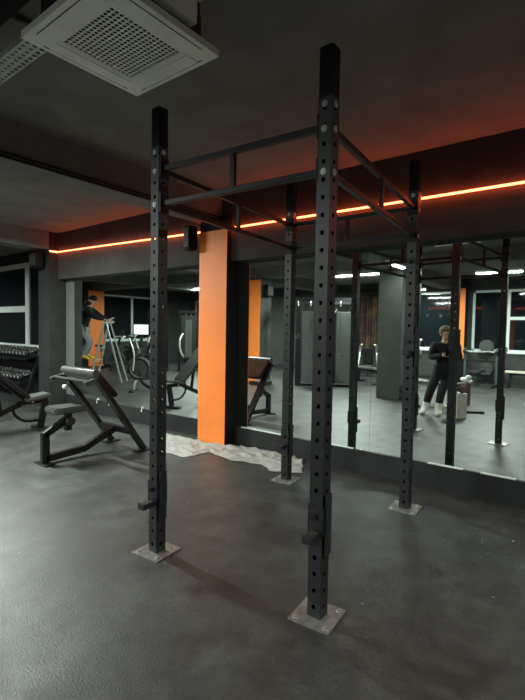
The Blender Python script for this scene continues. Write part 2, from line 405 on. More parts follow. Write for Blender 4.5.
for kx in 'ABCD':
    x, y = posts[kx]
    if first is None:
        up = make_post().build('upright', 'post', rig, loc=(x, y, 0)); first = up
    else:
        up = bpy.data.objects.new('upright', first.data); COL.objects.link(up); up.parent = rig; up.location = (x, y, 0)
    MB().lohi((-PW/2-.001, -PW/2-.001, .02+30*pitch+.005), (PW/2+.001, PW/2+.001, PT), bev=.012).build('top_extension', 'black', up)
    up.rotation_euler = (0, 0, -.12)
    bp = MB().lohi((-.115, -.115, 0), (.115, .115, .009), bev=.0015).build('base_plate', 'steel', rig, loc=(x, y, 0))
    for sx in (-1, 1):
        for sy in (-1, 1):
            MB().cyl((sx*.086, sy*.086, .009), (sx*.086, sy*.086, .019), .0105, n=6).cyl((sx*.086, sy*.086, .009), (sx*.086, sy*.086, .0115), .017, n=14).build('anchor_bolt', 'bolt', bp)
    for z in (2.62, 2.50, 2.29):
        for N_ in ((0, -1), (0, 1), (1, 0), (-1, 0)):
            if (N_[0] == -1 or N_[1] == 1): continue
            c0 = Vector((N_[0]*PW/2, N_[1]*PW/2, z)); nv = Vector((N_[0], N_[1], 0))
            MB().cyl(c0, c0+nv*.008, .0135, .009, n=10).cyl(c0, c0+nv*.003, .017, n=14).build('bolt', 'bolt', up)
def bars(a, b, w=.033):
    A, B = Vector((*posts[a], 0)), Vector((*posts[b], 0)); d = (B-A).normalized()
    for z in ZB:
        z3 = Vector((0, 0, z)); mb = MB().bar(A+d*(PW/2)+z3, B-d*(PW/2)+z3, w, w, bev=.004)
        mb.build('crossbar', 'bar', rig)
        for e in (A+d*(PW/2), B-d*(PW/2)):
            MB().box(e+z3+d*(.004 if e is not A and (e-A).length < .2 else -.004), (.010 if abs(d.x) > .5 else .075, .075 if abs(d.x) > .5 else .010, .12)).build('mounting_flange', 'bar', rig)
    m = (A+B)/2
    MB().bar(m+Vector((0, 0, ZB[1]+w/2)), m+Vector((0, 0, ZB[0]-w/2)), .028).build('strut', 'bar', rig)
bars('A', 'B'); bars('C', 'D'); bars('A', 'C'); bars('B', 'D')
def hook(k, z, s=1):
    x, y = posts[k]
    h = PW/2+.006; L_ = (x, y, z)
    o = MB().lohi((-h, -h, -.05), (h, -h+.006, .10)).lohi((h-.006, -h, -.05), (h, h, .10)).lohi((-h, h-.006, -.05), (h, h, .10)).lohi((-h, -h, -.05), (-h+.006, h, .10)).build('bar_hook', 'post', rig, loc=L_)
    MB().lohi((-.028, -h-.095, -.062), (.028, -h+.002, -.035), bev=.004).lohi((-.028, -h-.103, -.062), (.028, -h-.089, -.020), bev=.004).build('hook_arm', 'post', o)
    MB().cyl((0, -h, .045), (0, -h-.028, .045), .013, n=12).build('hook_pin', 'bar', o)
    MB().lohi((-.024, -h-.085, -.035), (.024, -h-.012, -.027), bev=.002).build('hook_pad', 'rubber', o)
    MB().lohi((h-.001, -.03, -.16), (h+.012, .03, .16), bev=.003).build('side_bracket', 'post', o)
hook('A', .39); hook('B', .50); hook('C', .40); hook('D', 1.375)

# ------------------------------------------------------------------ plastic sheet
low = [(-4.28, 3.52), (-4.1, 3.54), (-3.85, 3.55), (-3.80, 3.88), (-3.38, 3.83), (-3.03, 3.90), (-2.77, 3.80), (-2.5, 3.96)]
upp = [(-5.0, 4.16), (-4.8, 4.17), (-4.4, 4.17), (-4.1, 4.165), (-3.80, 4.2), (-3.65, 4.36), (-3.08, 4.36), (-2.75, 4.34)]
def lerpl(P_, t):
    s = t*(len(P_)-1); i = min(int(s), len(P_)-2); q = s-i
    return [P_[i][j]*(1-q)+P_[i+1][j]*q for j in (0, 1)]
from mathutils import noise as mn
mb = MB(); nu, nv = 110, 26; G = []
for i in range(nu+1):
    row = []
    for j in range(nv+1):
        a = lerpl(low, i/nu); b = lerpl(upp, i/nu); q = j/nv
        x, y = a[0]*(1-q)+b[0]*q, a[1]*(1-q)+b[1]*q
        wgl = mn.noise(Vector((x*7, y*7, 1)))*.035*(1-q); x += wgl; y = y+wgl*1.3
        e = min(1, q*5+.05)*(1 if q < .97 else .9)
        z = .006+e*(.020*abs(mn.noise(Vector((x*3.2+y*2, y*8, 0))))*2.0+.024*max(0, .28-abs(mn.noise(Vector((x*5-y*4, y*7+x*2, 4)))))*2.6+.005*abs(mn.noise(Vector((x*17, y*14, 4)))))+.05*max(0, q-.75)*4*abs(mn.noise(Vector((x*5, 3, 2))))
        row.append(mb.bm.verts.new((x, y, z)))
    G.append(row)
for i in range(nu):
    for j in range(nv): mb.bm.faces.new((G[i][j], G[i+1][j], G[i+1][j+1], G[i][j+1]))
sh = mb.build('plastic_sheet', 'plastic')
for p_ in sh.data.polygons: p_.use_smooth = True
md = sh.modifiers.new('thickness', 'SOLIDIFY'); md.thickness = .0012
tag(sh, 'crumpled translucent white plastic sheet on the floor around the orange column', 'plastic sheet')

# ------------------------------------------------------------------ preacher curl bench
pb = thing('preacher_curl_bench', 'black preacher curl bench with pale seat and padded roller, left of the rig', 'weight bench', (-4.81, 2.95, 0))
def yz(y, z, x=0): return (x, y-2.95, z)
for s in (-1, 1):
    lg = MB().bar(yz(2.80, .93, s*.335), yz(3.44, .03, s*.335), .05, .10, bev=.006, upv=(1, 0, 0)).build('leg', 'frame', pb)
    MB().lohi(yz(3.33, 0, s*.335-.05), yz(3.55, .014, s*.335+.05), bev=.003).build('foot', 'frame', lg)
MB().bar(yz(3.27, .26, -.31), yz(3.27, .26, .31), .06, .07, bev=.005).build('rear_crossbar', 'frame', pb)
MB().bar(yz(2.40, .055), yz(2.86, .085), .06, .075, bev=.004).bar(yz(2.84, .08), yz(3.26, .25), .06, .075, bev=.004).build('main_beam', 'frame', pb)
MB().bar(yz(2.40, .015), yz(2.40, .34), .06, .08, bev=.004).bar(yz(2.385, .315), yz(2.68, .475), .06, .07, bev=.004).build('front_post', 'frame', pb)
MB().lohi(yz(2.34, 0, -.13), yz(2.44, .015, .13), bev=.003).build('foot', 'frame', pb)
sp = MB().bar(yz(2.66, .33), yz(2.66, .538), .065, .065, bev=.004).build('seat_post', 'frame', pb)
MB().cyl(yz(2.66, .44, .03), yz(2.66, .44, .085), .045, n=18).build('adjustment_knob', 'rubber', sp)
MB().cyl(yz(2.62, .41, -.035), yz(2.62, .41, -.07), .03, n=14).build('adjustment_knob', 'rubber', sp)
MB().prism([(-.12, -.18), (.12, -.18), (.15, -.12), (.13, .18), (-.13, .18), (-.15, -.12)], .545, .61, 'z', bev=.014).build('seat', 'greypad', pb, loc=(0, 2.63-2.95, 0))
MB().lohi(yz(2.48, .535, -.10), yz(2.78, .546, .10)).build('seat_plate', 'frame', pb)
MB().cyl(yz(2.80, .985, -.34), yz(2.80, .985, .34), .045, n=20).build('pad_roll', 'greypad', pb)
rot = Matrix.Rotation(-math.radians(48), 3, 'X')
MB().box(yz(2.955, .84), (.66, .36, .055), rot, bev=.014).build('arm_pad', 'brownpad', pb)
MB().box(yz(2.90, .81), (.60, .34, .012), rot).bar(yz(2.70, .905, -.36), yz(2.70, .905, .36), .05, .018, bev=.003).build('pad_frame', 'greyframe', pb)
for s in (-1, 1):
    h_ = MB().bar(yz(2.80, .915, s*.36), yz(2.66, .88, s*.36), .03, .05, bev=.003).bar(yz(2.66, .87, s*.36), yz(2.65, .90, s*.36), .03, .02).build('bar_rest', 'greyframe', pb)
MB().ball(yz(2.83, .77, -.375), .03).build('end_cap', 'paper', pb)

# ------------------------------------------------------------------ adjustable bench (its back leans away to the left)
ab = thing('adjustable_bench', 'black incline weight bench at the left edge of the photo with raised backrest', 'weight bench', (-6.5, 3.15, 0), PI - .06)
# local +y points to the backrest end
MB().prism([(-.13, -.20), (.13, -.20), (.17, .14), (-.17, .14)], .455, .51, 'z', bev=.016).build('seat', 'greypad', ab, loc=(0, 0, 0)).rotation_euler = (math.radians(-8), 0, 0)
bk = Vector((0, .17, .49)); bt = Vector((0, .84, 1.10)); dirv = (bt-bk).normalized()
MB().bar(bk, bt, .29, .055, bev=.016, upv=(0, -dirv.z, dirv.y)).build('backrest', 'pad', ab)
MB().bar(bk+Vector((0, 0, -.06)), bt+Vector((0, -.06, -.10)), .05, .04).build('backrest_frame', 'frame', ab)
MB().bar((0, -.10, .42), (0, -.02, .03), .05, .09, bev=.005).build('front_leg', 'frame', ab)
MB().lohi((-.21, -.09, 0), (.21, .03, .035), bev=.006).build('foot', 'frame', ab)
MB().bar((0, -.12, .42), (0, .3, .41), .06, .06, bev=.004).bar((0, .25, .40), (0, 1.0, .09), .06, .07, bev=.004).build('main_beam', 'frame', ab)
MB().lohi((-.26, .96, 0), (.26, 1.06, .06), bev=.006).build('rear_foot', 'frame', ab)
MB().tube([(0, -.02, .14), (0, .2, .14), (0, .34, .26), (0, .34, .37)], .02).build('brace', 'frame', ab)
MB().bar((0, .5, .3), (0, .58, .80), .04, .04).build('backrest_support', 'frame', ab)
for s in (-1, 1): MB().cyl((s*.035, .1, .42), (s*.055, .1, .42), .018, n=12).build('pivot_bolt', 'bolt', ab)

# ------------------------------------------------------------------ dumbbell rack
dr = thing('dumbbell_rack', 'black two-tier dumbbell rack below the left window', 'dumbbell rack', (-10.6, 4.5, 0))
for s in (-1, 1):
    MB().bar((s*1.12, -.18, 0), (s*1.12, .16, 1.0), .06, .07, bev=.005, upv=(1, 0, 0)).bar((s*1.12, -.26, .02), (s*1.12, .3, .02), .06, .04).build('side_frame', 'frame', dr)
for z, y in ((.84, .02), (.36, -.10)):
    MB().box((0, y, z), (2.2, .40, .03), Matrix.Rotation(math.radians(14), 3, 'X'), bev=.004).build('shelf', 'frame', dr)
MB().lohi((-1.1, .14, .05), (1.1, .17, .70)).build('back_panel', 'frame', dr)
def dumbbell(kind):
    t = thing('dumbbell', 'x', 'dumbbell', (0, 0, 0))
    for s in (-1, 1):
        MB().ball((0, s*.10, 0), .081, (1, .7, 1), n=12).build('weight_head', 'pad', t, smooth=True)
        MB().cyl((0, s*.150, 0), (0, s*.162, 0), .030, n=12).build('end_disc', 'steelend', t)
    MB().cyl((0, -.05, 0), (0, .05, 0), .014, n=8).build('handle', 'silver', t)
    return t
d0 = dumbbell(1); used = False
for tier, (z, y) in enumerate(((.84, .02), (.36, -.10))):
    for i in range(13):
        loc = (-10.6-1.0+i*.164, 4.5+y, z+.108)
        o = d0 if not used else dup(d0, loc); used = True
        o.location = loc; o.rotation_euler = (math.radians(14), 0, 0)
        o['label'] = ('black round dumbbell with steel end disc on the %s tier of the window rack' % ('upper', 'lower')[tier]); o['group'] = ('dumbbells on the upper rack tier', 'dumbbells on the lower rack tier')[tier]

# ------------------------------------------------------------------ speakers
def speaker(loc, rz, lab, grp, sz=(.13, .15, .31)):
    t = thing('wall_speaker', lab, 'speaker', loc, rz, grp)
    MB().box((0, 0, 0), sz, bev=.055).build('body', 'black', t, smooth=True)
    MB().box((0, -sz[1]/2-.001, .0), (sz[0]-.05, .006, sz[2]-.09), bev=.002).build('grille', 'acdark', t)
    MB().bar((0, sz[1]/2-.01, 0), (0, sz[1]/2+.03, 0), .03).build('bracket', 'bar', t)
speaker((-4.38, 4.10, 2.665), PI*.0, 'black rounded speaker mounted at the top left of the near orange column', 'wall speakers', (.14, .16, .33))
speaker((-7.49, -1.1, 2.56), PI/2, 'black speaker high on the grey side of the distant orange column', 'wall speakers', (.28, .14, .34))
speaker((-8.25, 3.98, 2.68), 0, 'black speaker at the top of the dark pier by the window', 'wall speakers', (.28, .16, .30))
t = thing('junction_box', 'small white box fixed beside the black speaker on the pier', 'junction box', (-8.5, 4.03, 2.70))
MB().box((0, 0, 0), (.09, .06, .19), bev=.008).build('cover', 'paper', t)
MB().box((.05, .04, .05), (.06, .05, .03)).build('bracket', 'paper', t)

# ------------------------------------------------------------------ ceiling unit and tray
ac = thing('air_conditioner_cassette', 'pale square ceiling air-conditioning cassette with perforated centre grille at the top left', 'air conditioner', (-2.03, 1.42, 2.92))
hw = .345; gi = .205
pm = MB()
for a, b in (((-hw, -hw), (hw, -gi-.012)), ((-hw, gi+.012), (hw, hw)), ((-hw, -gi-.012), (-gi-.012, gi+.012)), ((gi+.012, -gi-.012), (hw, gi+.012))):
    pm.lohi((a[0], a[1], 0), (b[0], b[1], .035))
pm.build('panel', 'ac', ac)
gm = MB()
gm.holed((-gi, 0, .004), (0, 1, 0), (1, 0, 0), (0, 0, -1), 2*gi, 2*gi/16, 16, .0104, rows=16, lip=.003, seg=8)
gm.lohi((-gi-.012, -gi-.012, .002), (gi+.012, -gi, .02)).lohi((-gi-.012, gi, .002), (gi+.012, gi+.012, .02)).lohi((-gi-.012, -gi, .002), (-gi, gi, .02)).lohi((gi, -gi, .002), (gi+.012, gi, .02))
gm.build('grille', 'ac', ac)
MB().lohi((-gi-.01, -gi-.01, .022), (gi+.01, gi+.01, .034)).build('filter', 'acdark', ac)
for k_ in range(4):
    a = k_*PI/2; R_ = Matrix.Rotation(a, 3, 'Z')
    fb = MB().box(R_ @ Vector((0, -.275, -.001)), (.44, .075, .004) if k_ % 2 == 0 else (.075, .44, .004)).build('air_flap', 'ac', ac)
    MB().box(R_ @ Vector((0, -.314, -.0015)), (.50, .003, .003) if k_ % 2 == 0 else (.003, .50, .003)).build('flap_gap', 'acdark', fb)
MB().lohi((-.28, -.28, .035), (.28, .28, .19), bev=.006).build('housing', 'acdark', ac)
for s in (-1, 1):
    for q in (-1, 1): MB().cyl((s*.27, q*.27, .19), (s*.27, q*.27, .26), .005, n=6).build('hanger_rod', 'bar', ac)
tr = thing('cable_tray', 'perforated galvanised cable tray hanging left of the air conditioner', 'cable tray', (-3.15, 1.175, 2.955))
MB().holed((-.82, 0, 0), (0, 1, 0), (1, 0, 0), (0, 0, -1), .115, .043, 36, .0115, rows=3, lip=-.0015).build('tray_base', 'galv', tr)
for s in (-1, 1): MB().lohi((-.82, s*.058-.001, 0), (.73, s*.058+.001, .035)).build('side_rail', 'galv', tr)
for x in (-.6, .2): MB().cyl((x, 0, 0), (x, 0, .225), .004, n=6).build('hanger_rod', 'bar', tr)
tag(MB().tube([(-1.9, 1.02, 3.06), (-2.6, 1.02, 3.06), (-3.95, 1.0, 3.07)], .045, smooth=1).build('insulated_pipe', 'black'), 'black insulated pipe running beside the cable tray', 'pipe')
tag(MB().tube([(-2.62, .55, 3.16), (-2.62, .8, 3.10), (-2.62, .9, 3.14), (-2.62, 1.1, 3.15), (-2.62, 1.3, 3.17)], .018, smooth=2).build('cable_hose', 'greyframe'), 'grey curved hose over the black pipe at the top left corner', 'hose')
t = thing('duct_box', 'pale duct box under the ceiling behind the upper right edge of the air conditioner', 'duct', (-1.72, 1.40, 3.0))
MB().lohi((-.012, -.22, 0), (.037, .204, .178), bev=.003).build('casing', 'ac', t)
MB().lohi((-.005, .204, .15), (.03, .26, .178)).build('bracket', 'galv', t)
# ------------------------------------------------------------------ machines seen through the mirror
def bike(loc, rz, lab, screen=True):
    t = thing('exercise_bike', lab, 'exercise bike', loc, rz, 'exercise machines by the left windows')
    MB().torus((.28, 0, .42), .24, .045, (0, 1, 0)).cyl((.28, -.02, .42), (.28, .02, .42), .2, n=24).build('flywheel', 'rubber', t)
    MB().bar((-.35, 0, .12), (.3, 0, .35), .07, .09).bar((-.1, 0, .2), (-.25, 0, .85), .06, .06).bar((.2, 0, .4), (.38, 0, 1.15), .06, .06).build('body_frame', 'frame', t)
    MB().lohi((-.5, -.25, 0), (-.42, .25, .05), bev=.006).lohi((.5, -.25, 0), (.58, .25, .05), bev=.006).bar((-.46, 0, .04), (-.3, 0, .15), .06).bar((.54, 0, .04), (.4, 0, .3), .06).build('base', 'greyframe', t)
    MB().prism([(-.14, -.1), (.16, -.03), (.16, .03), (-.14, .1)], .85, .92, 'z', bev=.01).build('saddle', 'pad', t, loc=(-.27, 0, 0))
    MB().tube([(.3, -.25, 1.18), (.52, -.22, 1.22), (.42, 0, 1.12), (.52, .22, 1.22), (.3, .25, 1.18)], .017).build('handlebar', 'silver', t)
    cn = MB().box((.45, 0, 1.3), (.03, .3, .22), Matrix.Rotation(.3, 3, 'Y'), bev=.008).build('console', 'frame', t)
    if screen: MB().box((.433, 0, 1.305), (.008, .26, .17), Matrix.Rotation(.3, 3, 'Y')).build('screen', 'screen', cn)
    for s in (-1, 1):
        MB().bar((0+.02, s*.07, .25), (.02+s*.1, s*.09, .25-s*.12), .02, .03).lohi((.0+s*.1, s*.09-.02, .22-s*.12), (.1+s*.1, s*.19, .245-s*.12)).build('pedal', 'bar', t)
    return t
bike((-11.4, .25, 0), -.6, 'black exercise bike with round flywheel just right of the stepladder')
bike((-12.9, .3, 0), -.6, 'black exercise bike with round flywheel behind the stepladder, below the left window', False)
bike((-14.3, -1.2, 0), -.6, 'farthest black exercise bike, under the left window', False)
# elliptical with a pale curved front leg
e = thing('elliptical_trainer', 'black elliptical trainer with white console and pale curved leg, left of the near rig post', 'elliptical trainer', (-8.7, 2.25, 0), -.66)
MB().torus((0, 0, .55), .23, .05, (0, 1, 0)).cyl((0, -.03, .55), (0, .03, .55), .2, n=24).build('drive_wheel', 'rubber', e)
MB().tube([(.42, 0, .03), (.16, 0, .12), (.02, 0, .28), (.0, 0, .5)], .035).build('curved_leg', 'frame', e)
MB().tube([(-.12, 0, .02), (-.13, 0, .16), (-.02, 0, .33), (.02, 0, .38)], .03).build('pale_leg', 'silver', e)
MB().lohi((-.18, -.25, 0), (-.08, .25, .04), bev=.006).lohi((.4, -.25, 0), (.48, .25, .04), bev=.006).build('foot', 'frame', e)
MB().bar((0, 0, .7), (.05, 0, 1.32), .06, .05).build('mast', 'frame', e)
for s in (-1, 1):
    MB().tube([(-.1, s*.2, .5), (-.05, s*.22, .9), (-.18, s*.22, 1.25)], .018).build('handle', 'silver', e)
    MB().box((.25, s*.15, .33), (.38, .12, .04), bev=.01).build('pedal', 'pad', e)
cn = MB().box((0, 0, 0), (.04, .36, .26), bev=.01).build('console', 'frame', e, loc=(.03, 0, 1.45)); cn.rotation_euler = (0, 0, 1.2)
MB().box((0.025, 0, 0), (.01, .32, .22)).build('screen', 'screen', cn)
MB().box((.0, 0, .95), (.05, .2, .14), bev=.01).build('cup_holder', 'greyframe', e)

def tower(loc, rz, lab, panel='pad'):
    t = thing('weight_stack_machine', lab, 'cable machine', loc, rz, 'tall weight stack machines')
    for s in (-1, 1): MB().lohi((s*.32-.04, -.08, 0), (s*.32+.04, .08, 2.1), bev=.008).build('upright', 'frame', t)
    MB().lohi((-.36, -.09, 2.02), (.36, .09, 2.12), bev=.01).build('top_beam', 'frame', t)
    MB().lohi((-.38, -.2, 0), (.38, .5, .06), bev=.01).build('base', 'frame', t)
    ws = MB()
    for k_ in range(13): ws.lohi((-.14, -.06, .12+k_*.055), (.14, .06, .165+k_*.055), bev=.004)
    ws.build('weight_stack', 'plate', t)
    for s in (-1, 1): MB().cyl((s*.1, 0, .1), (s*.1, 0, 2.04), .01, n=8).build('guide_rod', 'silver', t)
    MB().lohi((-.27, .085, .35), (.27, .1, 1.95), bev=.01).build('shroud', panel, t)
    MB().lohi((-.12, .1, .5), (.12, .108, 1.8), bev=.004).build('shroud_insert', 'greyframe', t)
    MB().tube([(-.2, .14, 1.3), (-.32, .3, 1.1), (-.3, .34, .7), (-.15, .3, .45)], .035).build('lever_arm', 'silver', t)
    MB().box((0, .42, .48), (.34, .36, .08), bev=.02).bar((0, .42, .06), (0, .42, .45), .06).build('seat', 'pad', t)
    return t
tower((-12.75, -1.6, 0), -.85, 'black weight stack machine with pale lever, between the near rig post and the orange column')
tower((-12.0, -2.35, 0), -.85, 'black weight stack machine beside the orange column, with grey shroud insert')

mg = thing('cable_crossover', 'tall black multi-station cable machine with grey covers behind the far left rig post', 'cable machine', (-6.35, -2.3, 0), -.52)
for x, y in ((-.75, -.5), (.75, -.5), (-.75, .6), (.75, .6), (0, .0)):
    MB().lohi((x-.06, y-.06, 0), (x+.06, y+.06, 2.35), bev=.006).build('upright', 'frame', mg)
MB().lohi((-.8, -.54, 2.27), (.8, -.46, 2.37)).lohi((-.8, .56, 2.27), (.8, .64, 2.37)).lohi((-.79, -.5, 2.27), (-.71, .6, 2.37)).lohi((.71, -.5, 2.27), (.79, .6, 2.37)).build('top_frame', 'frame', mg)
MB().lohi((-.8, -.54, 0), (.8, -.46, .06)).lohi((-.8, .56, 0), (.8, .64, .06)).lohi((-.79, -.5, 0), (-.71, .6, .06)).lohi((.71, -.5, 0), (.79, .6, .06)).build('base_frame', 'frame', mg)
for x in (-.45, .0, .45): MB().lohi((x-.19, .665, .1), (x+.19, .70, 2.0), bev=.01).build('stack_cover', 'coverpanel', mg)
for x in (-.225, .225): MB().lohi((x-.03, .66, .1), (x+.03, .72, 2.1), bev=.008).build('column', 'frame', mg)
for x in (-.75, -.42, .36, .75):
    pl = MB().torus((x, .78, 2.2), .06, .016, (1, 0, 0), n=18, k=6).build('pulley', 'silver', mg)
    MB().cyl((x, .78, 2.15), (x, .78, .9 if x in (-.42, .36) else 1.4), .004, n=6).build('cable', 'bar', pl)
    MB().torus((x, .78, .84 if x in (-.42, .36) else 1.34), .05, .008, (0, 1, 0), n=12, k=6).build('grip', 'greyframe', pl)
MB().tube([(-.1, .76, 2.0), (.1, .85, 1.85), (.28, .78, 2.05)], .022).tube([(-.3, .76, 1.7), (-.1, .84, 1.55), (.05, .76, 1.7)], .022).build('pull_down_bar', 'greyframe', mg)
MB().box((-.1, 1.15, .5), (.4, .6, .08), bev=.02).bar((-.1, .95, 0), (-.1, .95, .46), .06).bar((-.1, 1.3, 0), (-.1, 1.3, .46), .06).build('bench_seat', 'greypad', mg)

def flat_bench(loc, rz, lab, m='greypad', fr='frame'):
    t = thing('flat_bench', lab, 'weight bench', loc, rz, 'flat benches')
    MB().box((0, 0, .44), (1.15, .27, .06), bev=.018).build('pad', m, t)
    MB().bar((-.5, 0, .38), (.5, 0, .38), .06, .05).build('main_beam', fr, t)
    for s in (-1, 1):
        MB().bar((s*.42, 0, .38), (s*.5, 0, .03), .06).lohi((s*.5-.03, -.24, 0), (s*.5+.03, .24, .045), bev=.006).build('leg', fr, t)
    return t
flat_bench((-1.75, -5.35, 0), .0, 'pale flat bench under the back right window beside the barbell rack', 'cream')
flat_bench((-5.55, -3.4, 0), .5, 'grey flat bench beside the cable machine', 'greypad')
flat_bench((-2.98, -.98, 0), .35, 'silver framed flat bench next to the standing person', 'greypad', 'silver')
# plate loaded machine in pale steel
pm_ = thing('plate_loaded_press', 'pale grey framed plate-loaded press near the back window left of the grey column', 'exercise machine', (-6.3, -5.0, 0), -.42); pm_.scale = (1, 1, .8)
for s in (-1, 1):
    MB().tube([(s*.35, -.4, .03), (s*.32, -.1, .7), (s*.25, .2, 1.3), (s*.2, .45, 1.35)], .03).tube([(s*.35, .6, .03), (s*.28, .2, .8), (s*.25, -.1, 1.25)], .028).build('side_frame', 'silver', pm_)
    pq = MB().torus((s*.42, .1, .95), .15, .03, (1, 0, 0), n=20).cyl((s*.4, .1, .95), (s*.44, .1, .95), .14, n=20).build('weight_plate', 'rubber', pm_)
MB().bar((-.35, -.4, .04), (.35, -.4, .04), .06).bar((-.35, .6, .04), (.35, .6, .04), .06).bar((0, -.4, .04), (0, .6, .04), .06).build('base', 'greyframe', pm_)
MB().box((0, .25, .48), (.34, .4, .08), bev=.02).bar((0, .25, .04), (0, .25, .45), .06).build('seat', 'pad', pm_)
MB().box((0, -.02, .85), (.34, .09, .7), Matrix.Rotation(-.2, 3, 'X'), bev=.02).build('backrest', 'pad', pm_)
pm2 = thing('arm_curl_machine', 'pale framed arm machine standing behind the person with the phone', 'exercise machine', (-4.45, -3.6, 0), -.35)
for s in (-1, 1):
    MB().tube([(s*.25, -.3, .03), (s*.24, -.1, .6), (s*.25, .1, 1.25), (s*.3, .3, 1.3)], .03).build('side_frame', 'silver', pm2)
    MB().cyl((s*.28, .1, .9), (s*.33, .1, .9), .14, n=18).build('weight_plate', 'plate', pm2)
MB().lohi((-.3, -.35, 0), (.3, .45, .06)).build('base', 'greyframe', pm2)
MB().box((0, .2, .5), (.3, .35, .08), bev=.02).bar((0, .2, .05), (0, .2, .47), .06).build('seat', 'greypad', pm2)
MB().box((0, -.05, .9), (.28, .08, .6), bev=.02).bar((0, -.1, .05), (0, -.1, 1.1), .05).build('backrest', 'pad', pm2)

# barbell rack under the back right window
br = thing('bench_press_rack', 'dark bench press rack with teal uprights under the back right window', 'barbell rack', (-2.95, -5.25, 0))
for s in (-1, 1):
    MB().lohi((s*.42-.035, -.035, 0), (s*.42+.035, .035, 1.08), bev=.005).build('upright', 'teal', br)
    MB().bar((s*.42, -.4, .03), (s*.42, .55, .03), .06).build('foot', 'frame', br)
    MB().lohi((s*.42-.05, .03, .93), (s*.42+.05, .12, .955)).lohi((s*.42-.05, .11, .93), (s*.42+.05, .125, 1.0)).build('bar_holder', 'frame', br)
MB().bar((-.42, 0, .3), (.42, 0, .3), .05).bar((-.42, 0, .7), (.42, 0, .7), .05).build('crossbar', 'frame', br)
MB().box((0, .42, .43), (.28, .7, .07), bev=.02).bar((0, .3, .03), (0, .3, .4), .06).build('bench_pad', 'pad', br)
bb = thing('barbell', 'loaded barbell resting on the bench press rack', 'barbell', (-2.95, -5.175, .98))
MB().cyl((-.85, 0, 0), (.85, 0, 0), .014, n=10).build('bar', 'silver', bb)
for s, rr in ((-1, .2), (1, .2), (-1, .15), (1, .15)):
    o_ = .56 if rr > .18 else .62
    MB().cyl((s*o_, 0, 0), (s*(o_+.045), 0, 0), rr, n=24).build('weight_plate', 'plate', bb)
sp_ = thing('plate_tree', 'upright plate stand with grey weight plates against the back right window', 'plate tree', (-2.93, -5.88, 0))
MB().lohi((-.25, -.13, 0), (.25, .13, .05)).lohi((-.03, -.03, .05), (.03, .03, 1.3)).build('stand', 'frame', sp_)
for z, rr in ((.45, .2), (1.12, .19)):
    for s in (-1, 1): MB().cyl((0, s*.03, z), (0, s*.12, z), rr, n=22).build('weight_plate', 'plate', sp_)

# things near the standing person
t = thing('plyo_box', 'cream board box with dark slot and black strap beside the standing person', 'box', (-2.11, .40, 0), .65)
MB().lohi((-.11, -.10, 0), (.11, .10, .44), bev=.006).build('box_body', 'cream', t)
MB().lohi((-.02, .1, .14), (.02, .103, .32)).build('slot', 'whitecloth', t)
MB().tube([(-.09, 0, .44), (-.12, .02, .5), (-.08, .02, .54), (.02, .02, .52), (.1, 0, .44)], .02).build('strap', 'darkcloth', t)
t = thing('cardboard_box', 'brown box standing behind the cream box', 'box', (-2.40, -1.17, 0), .2)
MB().lohi((-.10, -.10, 0), (.10, .10, .46), bev=.004).build('body', 'brownbox', t)
tag(MB().ball((0, 0, .05), .09, (1.1, .9, .6)).ball((.05, .02, .10), .06, (1, 1, .9)).ball((-.06, -.02, .06), .06, (1, .8, .7)).box((.07, 0, .03), (.10, .12, .05), Matrix.Rotation(.4, 3, 'Y'), bev=.015).build('towel', 'whitecloth', loc=(-2.37, -1.19, .475)), 'white towel heaped on the brown box', 'towel')
t = thing('low_floor_stand', 'low black floor stand with a long flat foot behind the rig reflection', 'equipment stand', (-2.15, -.2, 0), -.45)
MB().lohi((-.3, -.05, 0), (.35, .05, .045), bev=.008).build('foot', 'frame', t)
MB().bar((-.2, 0, .04), (-.26, 0, .34), .07).bar((-.26, 0, .26), (-.05, 0, .30), .05).build('stem', 'frame', t)
MB().ball((-.24, 0, .36), .05).build('knob', 'rubber', t)

# ------------------------------------------------------------------ stepladder
fv = Vector((.79, -.61, 0)); sv = Vector((.61, .79, 0)); lc = Vector((-10.83, 1.65, 0))
la = thing('stepladder', 'silver folding stepladder with the hooded person standing on it', 'stepladder', lc, math.atan2(-.61, .79))
top = Vector((-.06, 0, 1.60))
for s in (-1, 1):
    MB().bar((-.42, s*.26, 0), (top.x-.02, s*.17, top.z), .03, .055).build('front_rail', 'silver', la)
    MB().bar((.43, s*.26, 0), (top.x+.04, s*.17, top.z), .026, .04).build('rear_rail', 'silver', la)
    MB().bar((-.30, s*.24, .52), (.29, s*.24, .52), .012, .02).build('spreader', 'greyframe', la)
for z in (.30, .60, .92, 1.24):
    q = z/1.6; x = -.42*(1-q)+(top.x-.02)*q; ww = .26*(1-q)+.17*q
    MB().lohi((x-.05, -ww, z-.012), (x+.05, ww, z+.012), bev=.003).build('step', 'silver', la)
MB().lohi((top.x-.09, -.19, 1.6), (top.x+.11, .19, 1.635), bev=.005).build('top_cap', 'paper', la)
t = thing('paint_tray', 'white tool tray standing tilted on top of the stepladder', 'tray', lc+fv*.0+Vector((0, 0, 1.64)), math.atan2(-.61, .79))
MB().box((.03, 0, .055), (.20, .16, .012), Matrix.Rotation(-.55, 3, 'Y'), bev=.003).build('tray_base', 'paper', t)
MB().lohi((-.055, -.07, 0), (-.03, .07, .03)).build('tray_lip', 'paper', t)

